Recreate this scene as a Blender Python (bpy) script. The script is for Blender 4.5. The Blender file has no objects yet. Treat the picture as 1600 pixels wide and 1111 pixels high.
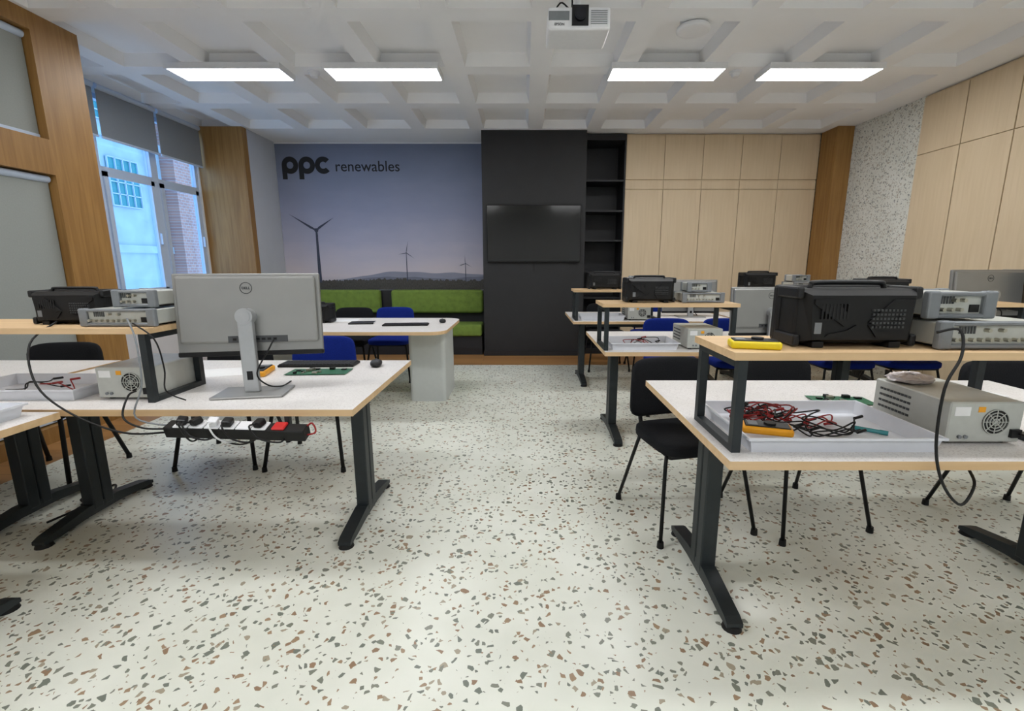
import bpy, bmesh, math, random
from mathutils import Vector, Matrix, Euler
random.seed(7)
SC=bpy.context.scene
COL=SC.collection
SC.view_settings.view_transform='Standard'
H=1.32
TT=.74      # table top height
RZ=1.06     # riser board top

# ------------------------------------------------------------------ materials
def lin(c):
    r=[]
    for v in c[:3]:
        v=v/255.0
        r.append(v/12.92 if v<=.04045 else ((v+.055)/1.055)**2.4)
    return (r[0],r[1],r[2],1)
def newmat(name):
    m=bpy.data.materials.new(name); m.use_nodes=True
    nt=m.node_tree
    return m,nt,nt.nodes['Principled BSDF']
def mat(name,col,rough=.5,metal=0,var=.06,scale=30,bump=0,stretch=None,spec=.5):
    m,nt,b=newmat(name)
    L=nt.links
    tc=nt.nodes.new('ShaderNodeTexCoord'); mp=nt.nodes.new('ShaderNodeMapping')
    if stretch: mp.inputs['Scale'].default_value=stretch
    L.new(tc.outputs['Object'],mp.inputs['Vector'])
    n=nt.nodes.new('ShaderNodeTexNoise'); n.inputs['Scale'].default_value=scale; n.inputs['Detail'].default_value=4
    L.new(mp.outputs[0],n.inputs['Vector'])
    cr=nt.nodes.new('ShaderNodeValToRGB')
    c=lin(col)
    cr.color_ramp.elements[0].position=.3; cr.color_ramp.elements[1].position=.7
    cr.color_ramp.elements[0].color=(c[0]*(1-var),c[1]*(1-var),c[2]*(1-var),1)
    cr.color_ramp.elements[1].color=(min(1,c[0]*(1+var)),min(1,c[1]*(1+var)),min(1,c[2]*(1+var)),1)
    L.new(n.outputs['Fac'],cr.inputs[0]); L.new(cr.outputs[0],b.inputs['Base Color'])
    b.inputs['Roughness'].default_value=rough; b.inputs['Metallic'].default_value=metal
    b.inputs['Specular IOR Level'].default_value=spec
    if bump:
        bp=nt.nodes.new('ShaderNodeBump'); bp.inputs['Strength'].default_value=bump; bp.inputs['Distance'].default_value=.01
        L.new(n.outputs['Fac'],bp.inputs['Height']); L.new(bp.outputs[0],b.inputs['Normal'])
    return m
def emis(name,col,s):
    m,nt,b=newmat(name)
    b.inputs['Base Color'].default_value=(.9,.9,.9,1)
    b.inputs['Emission Color'].default_value=lin(col); b.inputs['Emission Strength'].default_value=s
    return m
def terrazzo(name,base,chips,layers,rough=.35,bscale=3):
    m,nt,b=newmat(name); N=nt.nodes; L=nt.links
    tc=N.new('ShaderNodeTexCoord')
    nz=N.new('ShaderNodeTexNoise'); nz.inputs['Scale'].default_value=34; nz.inputs['Detail'].default_value=2
    L.new(tc.outputs['Object'],nz.inputs['Vector'])
    sc=N.new('ShaderNodeVectorMath'); sc.operation='SCALE'; sc.inputs['Scale'].default_value=.012
    L.new(nz.outputs['Color'],sc.inputs[0])
    ad=N.new('ShaderNodeVectorMath'); ad.operation='ADD'
    L.new(tc.outputs['Object'],ad.inputs[0]); L.new(sc.outputs[0],ad.inputs[1])
    n2=N.new('ShaderNodeTexNoise'); n2.inputs['Scale'].default_value=bscale; n2.inputs['Detail'].default_value=8
    L.new(tc.outputs['Object'],n2.inputs['Vector'])
    cr=N.new('ShaderNodeValToRGB'); c=lin(base)
    cr.color_ramp.elements[0].position=.35;cr.color_ramp.elements[1].position=.65
    cr.color_ramp.elements[0].color=(c[0]*.94,c[1]*.945,c[2]*.925,1); cr.color_ramp.elements[1].color=(min(1,c[0]*1.04),min(1,c[1]*1.04),min(1,c[2]*1.04),1)
    L.new(n2.outputs['Fac'],cr.inputs[0])
    cur=cr.outputs[0]
    for (scale,keep,thr,vary,off) in layers:
        of=N.new('ShaderNodeVectorMath'); of.operation='ADD'; of.inputs[1].default_value=(off,off*1.3,off*.7)
        L.new(ad.outputs[0],of.inputs[0])
        v1=N.new('ShaderNodeTexVoronoi'); v1.feature='F1'; v1.inputs['Scale'].default_value=scale
        v2=N.new('ShaderNodeTexVoronoi'); v2.feature='DISTANCE_TO_EDGE'; v2.inputs['Scale'].default_value=scale
        L.new(of.outputs[0],v1.inputs['Vector']);L.new(of.outputs[0],v2.inputs['Vector'])
        se=N.new('ShaderNodeSeparateColor'); L.new(v1.outputs['Color'],se.inputs[0])
        lt=N.new('ShaderNodeMath'); lt.operation='LESS_THAN'; lt.inputs[1].default_value=keep; L.new(se.outputs[0],lt.inputs[0])
        mm=N.new('ShaderNodeMath'); mm.operation='MULTIPLY_ADD'; mm.inputs[1].default_value=vary; mm.inputs[2].default_value=thr; L.new(se.outputs[2],mm.inputs[0])
        gt=N.new('ShaderNodeMath'); gt.operation='GREATER_THAN'; L.new(v2.outputs['Distance'],gt.inputs[0]); L.new(mm.outputs[0],gt.inputs[1])
        mu=N.new('ShaderNodeMath'); mu.operation='MULTIPLY'; L.new(lt.outputs[0],mu.inputs[0]); L.new(gt.outputs[0],mu.inputs[1])
        rp=N.new('ShaderNodeValToRGB'); rp.color_ramp.interpolation='CONSTANT'
        el=rp.color_ramp.elements
        while len(el)<len(chips): el.new(.5)
        for i,ch in enumerate(chips):
            el[i].position=i/len(chips); el[i].color=lin(ch)
        L.new(se.outputs[1],rp.inputs[0])
        mx=N.new('ShaderNodeMix'); mx.data_type='RGBA'
        L.new(mu.outputs[0],mx.inputs[0]); L.new(cur,mx.inputs[6]); L.new(rp.outputs[0],mx.inputs[7])
        cur=mx.outputs[2]
    L.new(cur,b.inputs['Base Color'])
    b.inputs['Roughness'].default_value=rough
    return m
def wood(name,c1,c2,axis='z',scale=6,rough=.5):
    m,nt,b=newmat(name); N=nt.nodes;L=nt.links
    tc=N.new('ShaderNodeTexCoord'); mp=N.new('ShaderNodeMapping')
    s={'x':(.06,1,1),'y':(1,.06,1),'z':(1,1,.06)}[axis]
    mp.inputs['Scale'].default_value=s
    L.new(tc.outputs['Object'],mp.inputs[0])
    n=N.new('ShaderNodeTexNoise'); n.inputs['Scale'].default_value=scale*6; n.inputs['Detail'].default_value=6; n.inputs['Distortion'].default_value=.6
    L.new(mp.outputs[0],n.inputs['Vector'])
    cr=N.new('ShaderNodeValToRGB'); cr.color_ramp.elements[0].position=.32; cr.color_ramp.elements[1].position=.68
    cr.color_ramp.elements[0].color=lin(c1); cr.color_ramp.elements[1].color=lin(c2)
    L.new(n.outputs['Fac'],cr.inputs[0]); L.new(cr.outputs[0],b.inputs['Base Color'])
    b.inputs['Roughness'].default_value=rough
    return m
def bricks(name):
    m,nt,b=newmat(name); N=nt.nodes;L=nt.links
    tc=N.new('ShaderNodeTexCoord')
    sx=N.new('ShaderNodeSeparateXYZ'); cx=N.new('ShaderNodeCombineXYZ')
    L.new(tc.outputs['Object'],sx.inputs[0]); L.new(sx.outputs[1],cx.inputs[0]); L.new(sx.outputs[2],cx.inputs[1])
    bk=N.new('ShaderNodeTexBrick'); bk.inputs['Scale'].default_value=4
    bk.inputs['Color1'].default_value=lin((190,140,126)); bk.inputs['Color2'].default_value=lin((168,124,116)); bk.inputs['Mortar'].default_value=lin((178,170,170))
    L.new(cx.outputs[0],bk.inputs['Vector']); L.new(bk.outputs['Color'],b.inputs['Base Color'])
    b.inputs['Roughness'].default_value=.9
    return m
def floorboards(name):
    m,nt,b=newmat(name); N=nt.nodes;L=nt.links
    tc=N.new('ShaderNodeTexCoord')
    bk=N.new('ShaderNodeTexBrick'); bk.inputs['Scale'].default_value=1.2; bk.inputs['Mortar Size'].default_value=.003
    bk.inputs['Color1'].default_value=lin((168,124,76)); bk.inputs['Color2'].default_value=lin((150,108,64)); bk.inputs['Mortar'].default_value=lin((100,74,46))
    bk.inputs['Brick Width'].default_value=1.4; bk.inputs['Row Height'].default_value=.16
    L.new(tc.outputs['Object'],bk.inputs['Vector']); L.new(bk.outputs['Color'],b.inputs['Base Color'])
    b.inputs['Roughness'].default_value=.4
    return m

M={}
M['plaster']=mat('plaster_white',(228,229,231),.85,var=.02,scale=5)
M['ceil']=mat('ceiling_paint',(240,240,241),.9,var=.01,scale=4)
M['greywall']=mat('plaster_grey',(196,199,206),.85,var=.02,scale=5)
M['terr']=terrazzo('terrazzo_floor',(225,227,217),[(132,134,122),(158,134,108),(118,124,114),(166,156,136),(148,122,98),(126,130,118)],
    [(33,.42,.19,.14,0),(46,.40,.17,.16,3.1)],.30)
M['terrwall']=terrazzo('terrazzo_wallpaper',(222,223,217),[(166,168,162),(182,176,164),(148,152,148),(190,186,176)],
    [(36,.6,.08,.18,0),(60,.4,.08,.2,2)],.7)
M['ltop']=terrazzo('laminate_top',(223,219,217),[(200,195,192),(210,205,202)],[(160,.5,.1,.1,0)],.4)
M['floorwood']=floorboards('floor_boards')
M['oak']=wood('oak_panel',(138,99,50),(161,121,66),'z',5)
M['birch']=wood('birch_laminate',(210,189,156),(218,198,167),'z',4,.55)
M['edge']=wood('beech_edge',(208,174,130),(220,188,146),'x',5,.5)
M['blackwall']=mat('black_panel',(31,31,33),.6,var=.1,scale=6)
M['blackshelf']=mat('black_laminate',(26,26,30),.55,var=.1)
M['anth']=mat('anthracite_metal',(38,44,47),.45,.3,var=.08)
M['blk']=mat('black_plastic',(13,13,14),.55,var=.1,spec=.35)
M['blk2']=mat('black_plastic_satin',(20,20,22),.45,var=.1,spec=.4)
M['dgrey']=mat('dark_grey_plastic',(62,64,66),.5,var=.08)
M['lgrey']=mat('light_grey_metal',(184,186,180),.45,.1,var=.04)
M['mgrey']=mat('rubber_grey',(120,124,128),.6,var=.06)
M['silver']=mat('silver_plastic',(150,150,148),.35,.55,var=.03,scale=8)
M['silver2']=mat('silver_bright',(178,180,182),.3,.7,var=.03)
M['white']=mat('white_plastic',(228,229,232),.35,var=.02)
M['trayw']=mat('tray_white',(218,221,228),.3,var=.02)
M['screen']=mat('screen_glass',(12,12,13),.08,var=.1)
M['screenoff']=mat('tv_screen',(11,11,10),.10,var=.1)
M['blue']=mat('blue_fabric',(14,36,118),.9,var=.2,scale=200,bump=.3,spec=.2)
M['blackfab']=mat('black_fabric',(22,23,26),.9,var=.2,scale=200,bump=.3,spec=.2)
M['green']=mat('green_fabric',(108,131,52),.85,var=.16,scale=14,bump=.2)
M['yellow']=mat('yellow_plastic',(230,206,16),.45,var=.05)
M['orange']=mat('amber_plastic',(232,160,24),.45,var=.05)
M['pcb']=mat('circuit_green',(16,92,60),.4,var=.25,scale=90)
M['metal']=mat('connector_metal',(180,176,162),.3,.9)
M['red']=mat('red_plastic',(196,30,32),.4,var=.08)
M['redc']=mat('red_silicone',(146,24,24),.5,var=.1)
M['blind']=mat('blind_fabric',(134,139,145),.9,var=.03,scale=100)
M['blind2']=mat('blind_fabric_light',(150,154,150),.9,var=.03,scale=100)
M['wframe']=mat('window_frame_white',(190,204,224),.4,var=.02)
M['paper']=mat('paper_white',(232,232,232),.8,var=.02)
M['legpanel']=mat('grey_panel',(196,201,199),.5,var=.02)
M['lens']=mat('lens_glass',(10,12,24),.05,var=.1)
M['light']=emis('led_diffuser',(250,251,252),24.5)
M['facade']=mat('facade_render',(178,194,204),.9,var=.1,scale=3)
M['teal']=mat('facade_teal_glass',(56,140,146),.2,var=.2,scale=2)
M['dkwin']=mat('facade_dark_window',(54,64,74),.2,var=.2)
M['brick']=bricks('brick_facade')
M['ink']=mat('print_ink_black',(14,14,18),.6)
M['printgrey']=mat('print_turbine_grey',(60,66,84),.7,var=.1)
M['printhill']=mat('print_hill_blue',(136,138,154),.7,var=.05,scale=6)
M['printhill2']=mat('print_hill_dark',(110,112,128),.7,var=.1,scale=6)
M['printgrass']=mat('print_grass',(70,67,62),.7,var=.45,scale=60,stretch=(2,1,.5))
M['bag']=mat('clear_plastic_bag',(204,196,196),.2,var=.1)
def glass():
    m=bpy.data.materials.new('window_glass'); m.use_nodes=True; nt=m.node_tree; nt.nodes.clear()
    o=nt.nodes.new('ShaderNodeOutputMaterial'); t=nt.nodes.new('ShaderNodeBsdfTransparent'); g=nt.nodes.new('ShaderNodeBsdfGlossy'); g.inputs['Roughness'].default_value=.03
    t.inputs['Color'].default_value=(.86,.95,1,1)
    x=nt.nodes.new('ShaderNodeMixShader'); x.inputs[0].default_value=.07
    nt.links.new(t.outputs[0],x.inputs[1]);nt.links.new(g.outputs[0],x.inputs[2]);nt.links.new(x.outputs[0],o.inputs[0])
    return m
M['glass']=glass()
def muralmat():
    m,nt,b=newmat('mural_print'); N=nt.nodes;L=nt.links
    tc=N.new('ShaderNodeTexCoord'); sx=N.new('ShaderNodeSeparateXYZ'); L.new(tc.outputs['Generated'],sx.inputs[0])
    cr=N.new('ShaderNodeValToRGB'); e=cr.color_ramp.elements
    e[0].position=0; e[0].color=lin((176,170,178)); e[1].position=1; e[1].color=lin((112,120,142))
    for p,c in ((.1,(200,190,196)),(.2,(190,184,196)),(.34,(170,170,190)),(.55,(147,152,177)),(.78,(129,137,161))):
        k=e.new(p); k.color=lin(c)
    n=N.new('ShaderNodeTexNoise'); n.inputs['Scale'].default_value=1.6; n.inputs['Detail'].default_value=5
    mp=N.new('ShaderNodeMapping'); mp.inputs['Scale'].default_value=(1,1,3); L.new(tc.outputs['Object'],mp.inputs[0]); L.new(mp.outputs[0],n.inputs['Vector'])
    ma=N.new('ShaderNodeMath'); ma.operation='MULTIPLY_ADD'; ma.inputs[1].default_value=.2; L.new(n.outputs['Fac'],ma.inputs[0]); L.new(sx.outputs[2],ma.inputs[2])
    su=N.new('ShaderNodeMath'); su.operation='SUBTRACT'; su.inputs[1].default_value=.10; L.new(ma.outputs[0],su.inputs[0])
    L.new(su.outputs[0],cr.inputs[0]); L.new(cr.outputs[0],b.inputs['Base Color']); b.inputs['Roughness'].default_value=.75
    return m
M['mural']=muralmat()

# ------------------------------------------------------------------ mesh builder
class MB:
    def __init__(s): s.v=[];s.f=[];s.m=[];s.sm=[]
    def add(s,vs,fs,mi=0,smooth=False,T=None):
        o=len(s.v)
        for v in vs: s.v.append(tuple(T@Vector(v)) if T is not None else tuple(v))
        for f in fs: s.f.append([i+o for i in f]); s.m.append(mi); s.sm.append(smooth)
        return s
    def box(s,x0,x1,y0,y1,z0,z1,mi=0,T=None,top=None):
        vs=[(x0,y0,z0),(x1,y0,z0),(x1,y1,z0),(x0,y1,z0),(x0,y0,z1),(x1,y0,z1),(x1,y1,z1),(x0,y1,z1)]
        fs=[(0,3,2,1),(4,5,6,7),(0,1,5,4),(1,2,6,5),(2,3,7,6),(3,0,4,7)]
        s.add(vs,fs,mi,False,T)
        if top is not None: s.m[-5]=top
        return s
    def rbox(s,x0,x1,y0,y1,z0,z1,r=.005,seg=2,mi=0,T=None,smooth=False):
        bm=bmesh.new(); bmesh.ops.create_cube(bm,size=1)
        d=(x1-x0,y1-y0,z1-z0)
        for v in bm.verts:
            v.co=Vector(((v.co.x+.5)*d[0]+x0,(v.co.y+.5)*d[1]+y0,(v.co.z+.5)*d[2]+z0))
        r=min(r,.48*min(d))
        bmesh.ops.bevel(bm,geom=bm.edges[:],offset=r,segments=seg,profile=.5,affect='EDGES')
        bm.verts.ensure_lookup_table(); bm.verts.index_update()
        s.add([v.co.copy() for v in bm.verts],[[v.index for v in f.verts] for f in bm.faces],mi,smooth,T)
        bm.free(); return s
    def cyl(s,p0,p1,r,r2=None,seg=16,mi=0,T=None,smooth=True):
        p0=Vector(p0);p1=Vector(p1); r2=r if r2 is None else r2
        d=(p1-p0).normalized(); a=d.orthogonal().normalized(); b=d.cross(a)
        vs=[]
        for (p,rr) in ((p0,r),(p1,r2)):
            for i in range(seg):
                t=2*math.pi*i/seg; vs.append(p+a*math.cos(t)*rr+b*math.sin(t)*rr)
        fs=[(i,(i+1)%seg,seg+(i+1)%seg,seg+i) for i in range(seg)]
        s.add(vs,fs,mi,smooth,T)
        s.add(vs[:seg],[tuple(range(seg))[::-1]],mi,False,T)
        s.add(vs[seg:],[tuple(range(seg))],mi,False,T)
        return s
    def tube(s,pts,r,seg=8,mi=0,T=None,flat=1.0,smoothpts=True,closed=False):
        P=[Vector(p) for p in pts]
        if smoothpts and len(P)>2:
            Q=[]
            n=len(P)
            for i in range(n-1):
                p0=P[max(i-1,0)];p1=P[i];p2=P[i+1];p3=P[min(i+2,n-1)]
                for k in range(6):
                    t=k/6
                    Q.append(.5*((2*p1)+(-p0+p2)*t+(2*p0-5*p1+4*p2-p3)*t*t+(-p0+3*p1-3*p2+p3)*t**3))
            Q.append(P[-1]); P=Q
        vs=[];up=None
        for i,p in enumerate(P):
            d=(P[min(i+1,len(P)-1)]-P[max(i-1,0)])
            if d.length<1e-9: d=Vector((0,0,1))
            d.normalize()
            if up is None: up=d.orthogonal().normalized()
            a=up-d*up.dot(d)
            if a.length<1e-6: a=d.orthogonal()
            a.normalize(); up=a; b=d.cross(a)
            for k in range(seg):
                t=2*math.pi*k/seg; vs.append(p+a*math.cos(t)*r+b*math.sin(t)*r*flat)
        fs=[]
        for i in range(len(P)-1):
            for k in range(seg):
                fs.append((i*seg+k,i*seg+(k+1)%seg,(i+1)*seg+(k+1)%seg,(i+1)*seg+k))
        fs.append(tuple(range(seg))[::-1]); fs.append(tuple(range((len(P)-1)*seg,len(P)*seg)))
        return s.add(vs,fs,mi,True,T)
    def prism(s,poly,y0,y1,mi=0,T=None,plane='xz'):
        n=len(poly)
        def P(a,b,c):
            return {'xz':(a,c,b),'yz':(c,a,b),'xy':(a,b,c)}[plane]
        vs=[P(a,b,y0) for a,b in poly]+[P(a,b,y1) for a,b in poly]
        fs=[tuple(range(n)),tuple(range(n,2*n))[::-1]]+[(i,n+i,n+(i+1)%n,(i+1)%n) for i in range(n)]
        return s.add(vs,fs,mi,False,T)
    def squad(s,a,b,c,e1=.4,e2=.4,n=28,m=14,mi=0,T=None,fn=None):
        def sp(x,e): return math.copysign(abs(x)**e,x)
        vs=[];fs=[]
        for j in range(m+1):
            v=-math.pi/2+math.pi*j/m
            for i in range(n):
                u=2*math.pi*i/n
                p=Vector((a*sp(math.cos(v),e1)*sp(math.cos(u),e2),b*sp(math.cos(v),e1)*sp(math.sin(u),e2),c*sp(math.sin(v),e1)))
                if fn: p=fn(p)
                vs.append(p)
        for j in range(m):
            for i in range(n):
                fs.append((j*n+i,j*n+(i+1)%n,(j+1)*n+(i+1)%n,(j+1)*n+i))
        return s.add(vs,fs,mi,True,T)
    def ring(s,c,r0,r1,a0,a1,y0,y1,mi=0,seg=40,T=None):
        for i in range(seg):
            t0=a0+(a1-a0)*i/seg; t1=a0+(a1-a0)*(i+1)/seg
            q=[(c[0]+r*math.cos(t),c[1]+r*math.sin(t)) for r,t in ((r0,t0),(r1,t0),(r1,t1),(r0,t1))]
            s.prism(q,y0,y1,mi,T)
        return s
def T_(loc=(0,0,0),rot=(0,0,0)):
    return Matrix.Translation(loc)@Euler(rot).to_matrix().to_4x4()

def mk(name,mb,mats,parent=None,loc=(0,0,0),rot=(0,0,0),label=None,cat=None,group=None,kind=None):
    me=bpy.data.meshes.new(name); me.from_pydata([tuple(v) for v in mb.v],[],mb.f)
    if not isinstance(mats,(list,tuple)): mats=[mats]
    for k in mats: me.materials.append(M[k])
    for i,p in enumerate(me.polygons):
        p.material_index=min(mb.m[i],len(mats)-1); p.use_smooth=mb.sm[i]
    me.validate()
    bm=bmesh.new(); bm.from_mesh(me); bmesh.ops.recalc_face_normals(bm,faces=bm.faces[:]); bm.to_mesh(me); bm.free()
    ob=bpy.data.objects.new(name,me); COL.objects.link(ob)
    ob.location=loc; ob.rotation_euler=rot
    if parent: ob.parent=parent
    if label: ob['label']=label
    if cat: ob['category']=cat
    if group: ob['group']=group
    if kind: ob['kind']=kind
    return ob
def root(name,label,cat,loc=(0,0,0),rz=0,group=None,scale=1):
    e=bpy.data.objects.new(name,None); e.empty_display_size=.1; COL.objects.link(e)
    e.location=loc; e.rotation_euler=(0,0,rz); e['label']=label; e['category']=cat; e.scale=(scale,)*3
    if group: e['group']=group
    return e
def dup(r,loc,rz=None,label=None,scale=None):
    n=r.copy(); COL.objects.link(n); n.location=loc
    if rz is not None: n.rotation_euler=(0,0,rz)
    if label: n['label']=label
    if scale: n.scale=(scale,)*3
    def rec(o,np):
        for c in list(o.children):
            k=c.copy(); k.parent=np; COL.objects.link(k)
            rec(c,k)
    rec(r,n)
    return n
def text(name,body,size,matk,parent,loc,rot=(math.pi/2,0,0),off=0,ext=.0008,align='CENTER',space=1):
    cu=bpy.data.curves.new(name,'FONT'); cu.body=body; cu.size=size; cu.offset=off; cu.extrude=ext; cu.align_x=align; cu.space_character=space
    cu.resolution_u=6
    tmp=bpy.data.objects.new('tmp',cu); COL.objects.link(tmp)
    bpy.context.view_layer.update()
    me=bpy.data.meshes.new_from_object(tmp.evaluated_get(bpy.context.evaluated_depsgraph_get()))
    bpy.data.objects.remove(tmp)
    me.materials.clear(); me.materials.append(M[matk])
    ob=bpy.data.objects.new(name,me); COL.objects.link(ob); ob.location=loc; ob.rotation_euler=rot; ob.parent=parent
    return ob
def st(name,mb,mats,label,loc=(0,0,0)):
    return mk(name,mb,mats,loc=loc,label=label,cat=name.split('_')[0],kind='structure')

# ------------------------------------------------------------------ room shell
ZC=3.096
XL,XLN,XR=-4.34,-3.54,4.32
st('floor',MB().box(-3.2,4.9,-3,6.13,-.1,0),'terr','white terrazzo floor with brown and grey chips')
st('floor_wood',MB().box(-4.5,-3.2,-3,7.5,-.1,0).box(-3.2,4.9,6.13,7.5,-.1,0),'floorwood','oak plank floor border along the walls')
# waffle ceiling
mb=MB()
hb=.092; s_=.03; zt=ZC+.10
xc=[.14+.78*k for k in range(-6,7)]
YP=1.0
yc=[6.82-YP*k for k in range(0,11)][::-1]
for i in range(len(xc)-1):
    X0=max(xc[i],XL); X1=min(xc[i+1],4.28)
    if X1<=X0: continue
    for j in range(len(yc)-1):
        Y0,Y1=yc[j],yc[j+1]; b0,b1=Y0+hb,Y1-hb
        lo=XL+.03 if Y1>4.0 else XLN+.03
        a0=max(xc[i]+hb,lo); a1=min(xc[i+1]-hb,4.27)
        if a1-a0<.16:
            mb.add([(X0,Y0,ZC),(X1,Y0,ZC),(X1,Y1,ZC),(X0,Y1,ZC)],[(0,1,2,3)]); continue
        v=[(X0,Y0,ZC),(X1,Y0,ZC),(X1,Y1,ZC),(X0,Y1,ZC),(a0,b0,ZC),(a1,b0,ZC),(a1,b1,ZC),(a0,b1,ZC),
           (a0+s_,b0+s_,zt),(a1-s_,b0+s_,zt),(a1-s_,b1-s_,zt),(a0+s_,b1-s_,zt)]
        f=[(0,1,5,4),(1,2,6,5),(2,3,7,6),(3,0,4,7),(4,5,9,8),(5,6,10,9),(6,7,11,10),(7,4,8,11),(8,9,10,11)]
        mb.add(v,f)
mb.box(XL,4.9,yc[-1],7.5,ZC,ZC+.1)
mb.box(4.28,4.9,yc[0],yc[-1],ZC,ZC+.1)
mb.box(XL-.1,4.9,yc[0]-.1,7.5,zt+.02,zt+.1)
st('ceiling',mb,'ceil','white coffered waffle ceiling')
st('wall_back',MB().box(-4.5,4.9,7.44,7.55,0,3.45),'plaster','white painted wall')
st('wall_front',MB().box(-4.5,4.9,-3.2,-3.1,0,3.45),'plaster','white painted wall')
st('wall_right',MB().box(4.32,4.42,5.5,7.44,0,3.45).box(4.8,4.9,-3.1,5.5,0,3.45).box(4.42,4.8,5.48,5.52,0,3.45).box(4.3,4.8,-3.1,2.85,0,3.45),['terrwall'],'wall papered with a fleck terrazzo pattern')
mb=MB().box(-4.45,XL,4.1,4.3,0,3.45).box(-4.45,XL,6.6,7.44,0,3.45).box(-4.45,XL,4.3,6.6,0,.95).box(-4.45,XL,4.3,6.6,3.02,3.45)
mb.box(-3.75,-3.64,-3.1,4.0,0,3.45).box(XL,-3.6,4.0,4.125,0,3.09)
st('wall_left',mb,'plaster','white painted wall around the windows')
st('wall_alcove',MB().box(XL,-3.72,6.73,7.43,0,ZC-.001),'greywall','pale grey side wall of the alcove')
st('wall_column',MB().box(-.59,.84,6.79,7.43,0,ZC-.001),'blackwall','matt black wall panel')
st('trim_1',MB().box(XL,-3.72,6.62,6.73,0,ZC-.001),'oak','oak clad column beside the window')
st('trim_2',MB().box(4.10,4.318,6.6,6.945,0,ZC-.001),'oak','oak clad corner column')
mb=MB()
for (a,b) in ((3.74,4.125),(2.35,2.6),(.9,1.15),(-.6,-.35),(-2.1,-1.85)):
    mb.box(-3.639,XLN,a,b,0,ZC-.001)
for (za,zb) in ((0,.12),(1.98,2.23),(2.97,ZC-.002)):
    for (a,b) in ((2.6,3.74),(1.15,2.35),(-.35,.9),(-1.85,-.6)):
        mb.box(-3.639,XLN,a,b,za,zb)
st('trim_3',mb,'oak','oak frame around the blind bays')
st('baseboard_back',MB().box(-.6,.85,6.775,6.789,0,.07),'blackshelf','black skirting board')

# blinds in oak bays
for (a,b) in ((2.6,3.74),(1.15,2.35)):
    for (za,zb) in ((.13,1.975),(2.235,2.965)):
        r=root('roller_blind','pale grey roller blind drawn inside the oak frame','blind',(-3.6,(a+b)/2,za),0,'blinds in the oak frame')
        w=(b-a)/2-.01
        mk('fabric',MB().box(-.004,.0,-w,w,.03,zb-za-.03),'blind2',r)
        mk('bottom_bar',MB().rbox(-.012,.008,-w,w,0,.03,.004),'wframe',r)
        mk('roller',MB().cyl((-.0,-w,zb-za-.028),(0,w,zb-za-.028),.026),'wframe',r)
# windows
def window(name,y0,y1,z0,z1,trans):
    mb=MB(); x0,x1=-4.42,-4.36; f=.05
    mb.box(x0,x1,y0,y1,z0,z0+f).box(x0,x1,y0,y1,z1-f,z1).box(x0,x1,y0,y0+f,z0+f,z1-f).box(x0,x1,y1-f,y1,z0+f,z1-f)
    mb.box(x0,x1,y0+f,y1-f,trans-f/2,trans+f/2)
    mb.box(x1,x1+.02,y0+f,y1-f,z0+f,z0+f+.05).box(x1,x1+.02,y0+f,y1-f,trans-f/2-.05,trans-f/2)
    mb.box(x1,x1+.02,y0+f,y0+f+.05,z0+f,trans-f/2).box(x1,x1+.02,y1-f-.05,y1-f,z0+f,trans-f/2)
    mb.box(x1+.02,x1+.05,(y1-f-.035),(y1-f-.015),1.55,1.68)
    mb.box(-4.395,-4.39,y0+f,y1-f,z0+f,z1-f,1)
    return st(name,mb,['wframe','glass'],'white framed window with a top light')
window('window_1',4.3,5.06,.95,3.02,2.29)
window('window_2',5.06,5.84,.95,3.02,2.29)
window('window_3',5.84,6.6,.95,3.02,2.29)
st('trim_4',MB().box(-4.36,-4.22,4.13,6.61,.92,.95),'wframe','white window sill')
for (a,b) in ((4.32,5.04),(5.08,5.83),(5.87,6.59)):
    r=root('roller_blind','dark grey roller blind half lowered over the window','blind',(-4.27,(a+b)/2,2.57),0,'blinds over the windows')
    w=(b-a)/2
    mk('fabric',MB().box(-.003,.0,-w,w,.02,.48),'blind',r)
    mk('bottom_bar',MB().rbox(-.01,.008,-w,w,0,.022,.004),'wframe',r)
    mk('roller',MB().cyl((0,-w,.49),(0,w,.49),.028),'wframe',r)

# ------------------------------------------------------------------ outside buildings
b=root('building','pale rendered building with barred windows and teal glazing','building',(-8,0,-4))
mk('facade',MB().box(-.4,0,4,10.9,0,14).box(0,.06,4,10.9,5.55,5.7).box(0,.06,4,10.9,7.7,7.85),'facade',b)
for (y,z,w,h,mt) in ((8.9,6.1,.42,1.3,'dkwin'),(9.85,6.45,.36,.9,'teal'),(8.7,3.8,.5,1.2,'dkwin'),(7.6,6.1,.5,1.4,'dkwin'),(9.5,8.0,.7,.6,'teal')):
    mb=MB().box(0,.02,y-w,y+w,z,z+h)
    for q in range(5):
        yy=y-w+2*w*q/4; mb.box(.02,.05,yy-.009,yy+.009,z,z+h,1)
    for q in range(5):
        zz=z+h*q/4; mb.box(.02,.05,y-w,y+w,zz-.009,zz+.009,1)
    mk('barred_window',mb,[mt,'wframe'],b)
mk('pipe',MB().cyl((.08,10.55,0),(.08,10.55,14),.06),'mgrey',b)
b=root('building','red brick building seen through the window','building',(-8,0,-4))
mk('facade',MB().box(-.4,.3,10.9,17,0,14),'brick',b)
mk('window_pane',MB().box(.3,.33,12.8,13.8,5.2,6.7),'dkwin',b)
mk('window_pane',MB().box(.3,.33,12.8,13.8,8,9.5),'dkwin',b)

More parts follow.
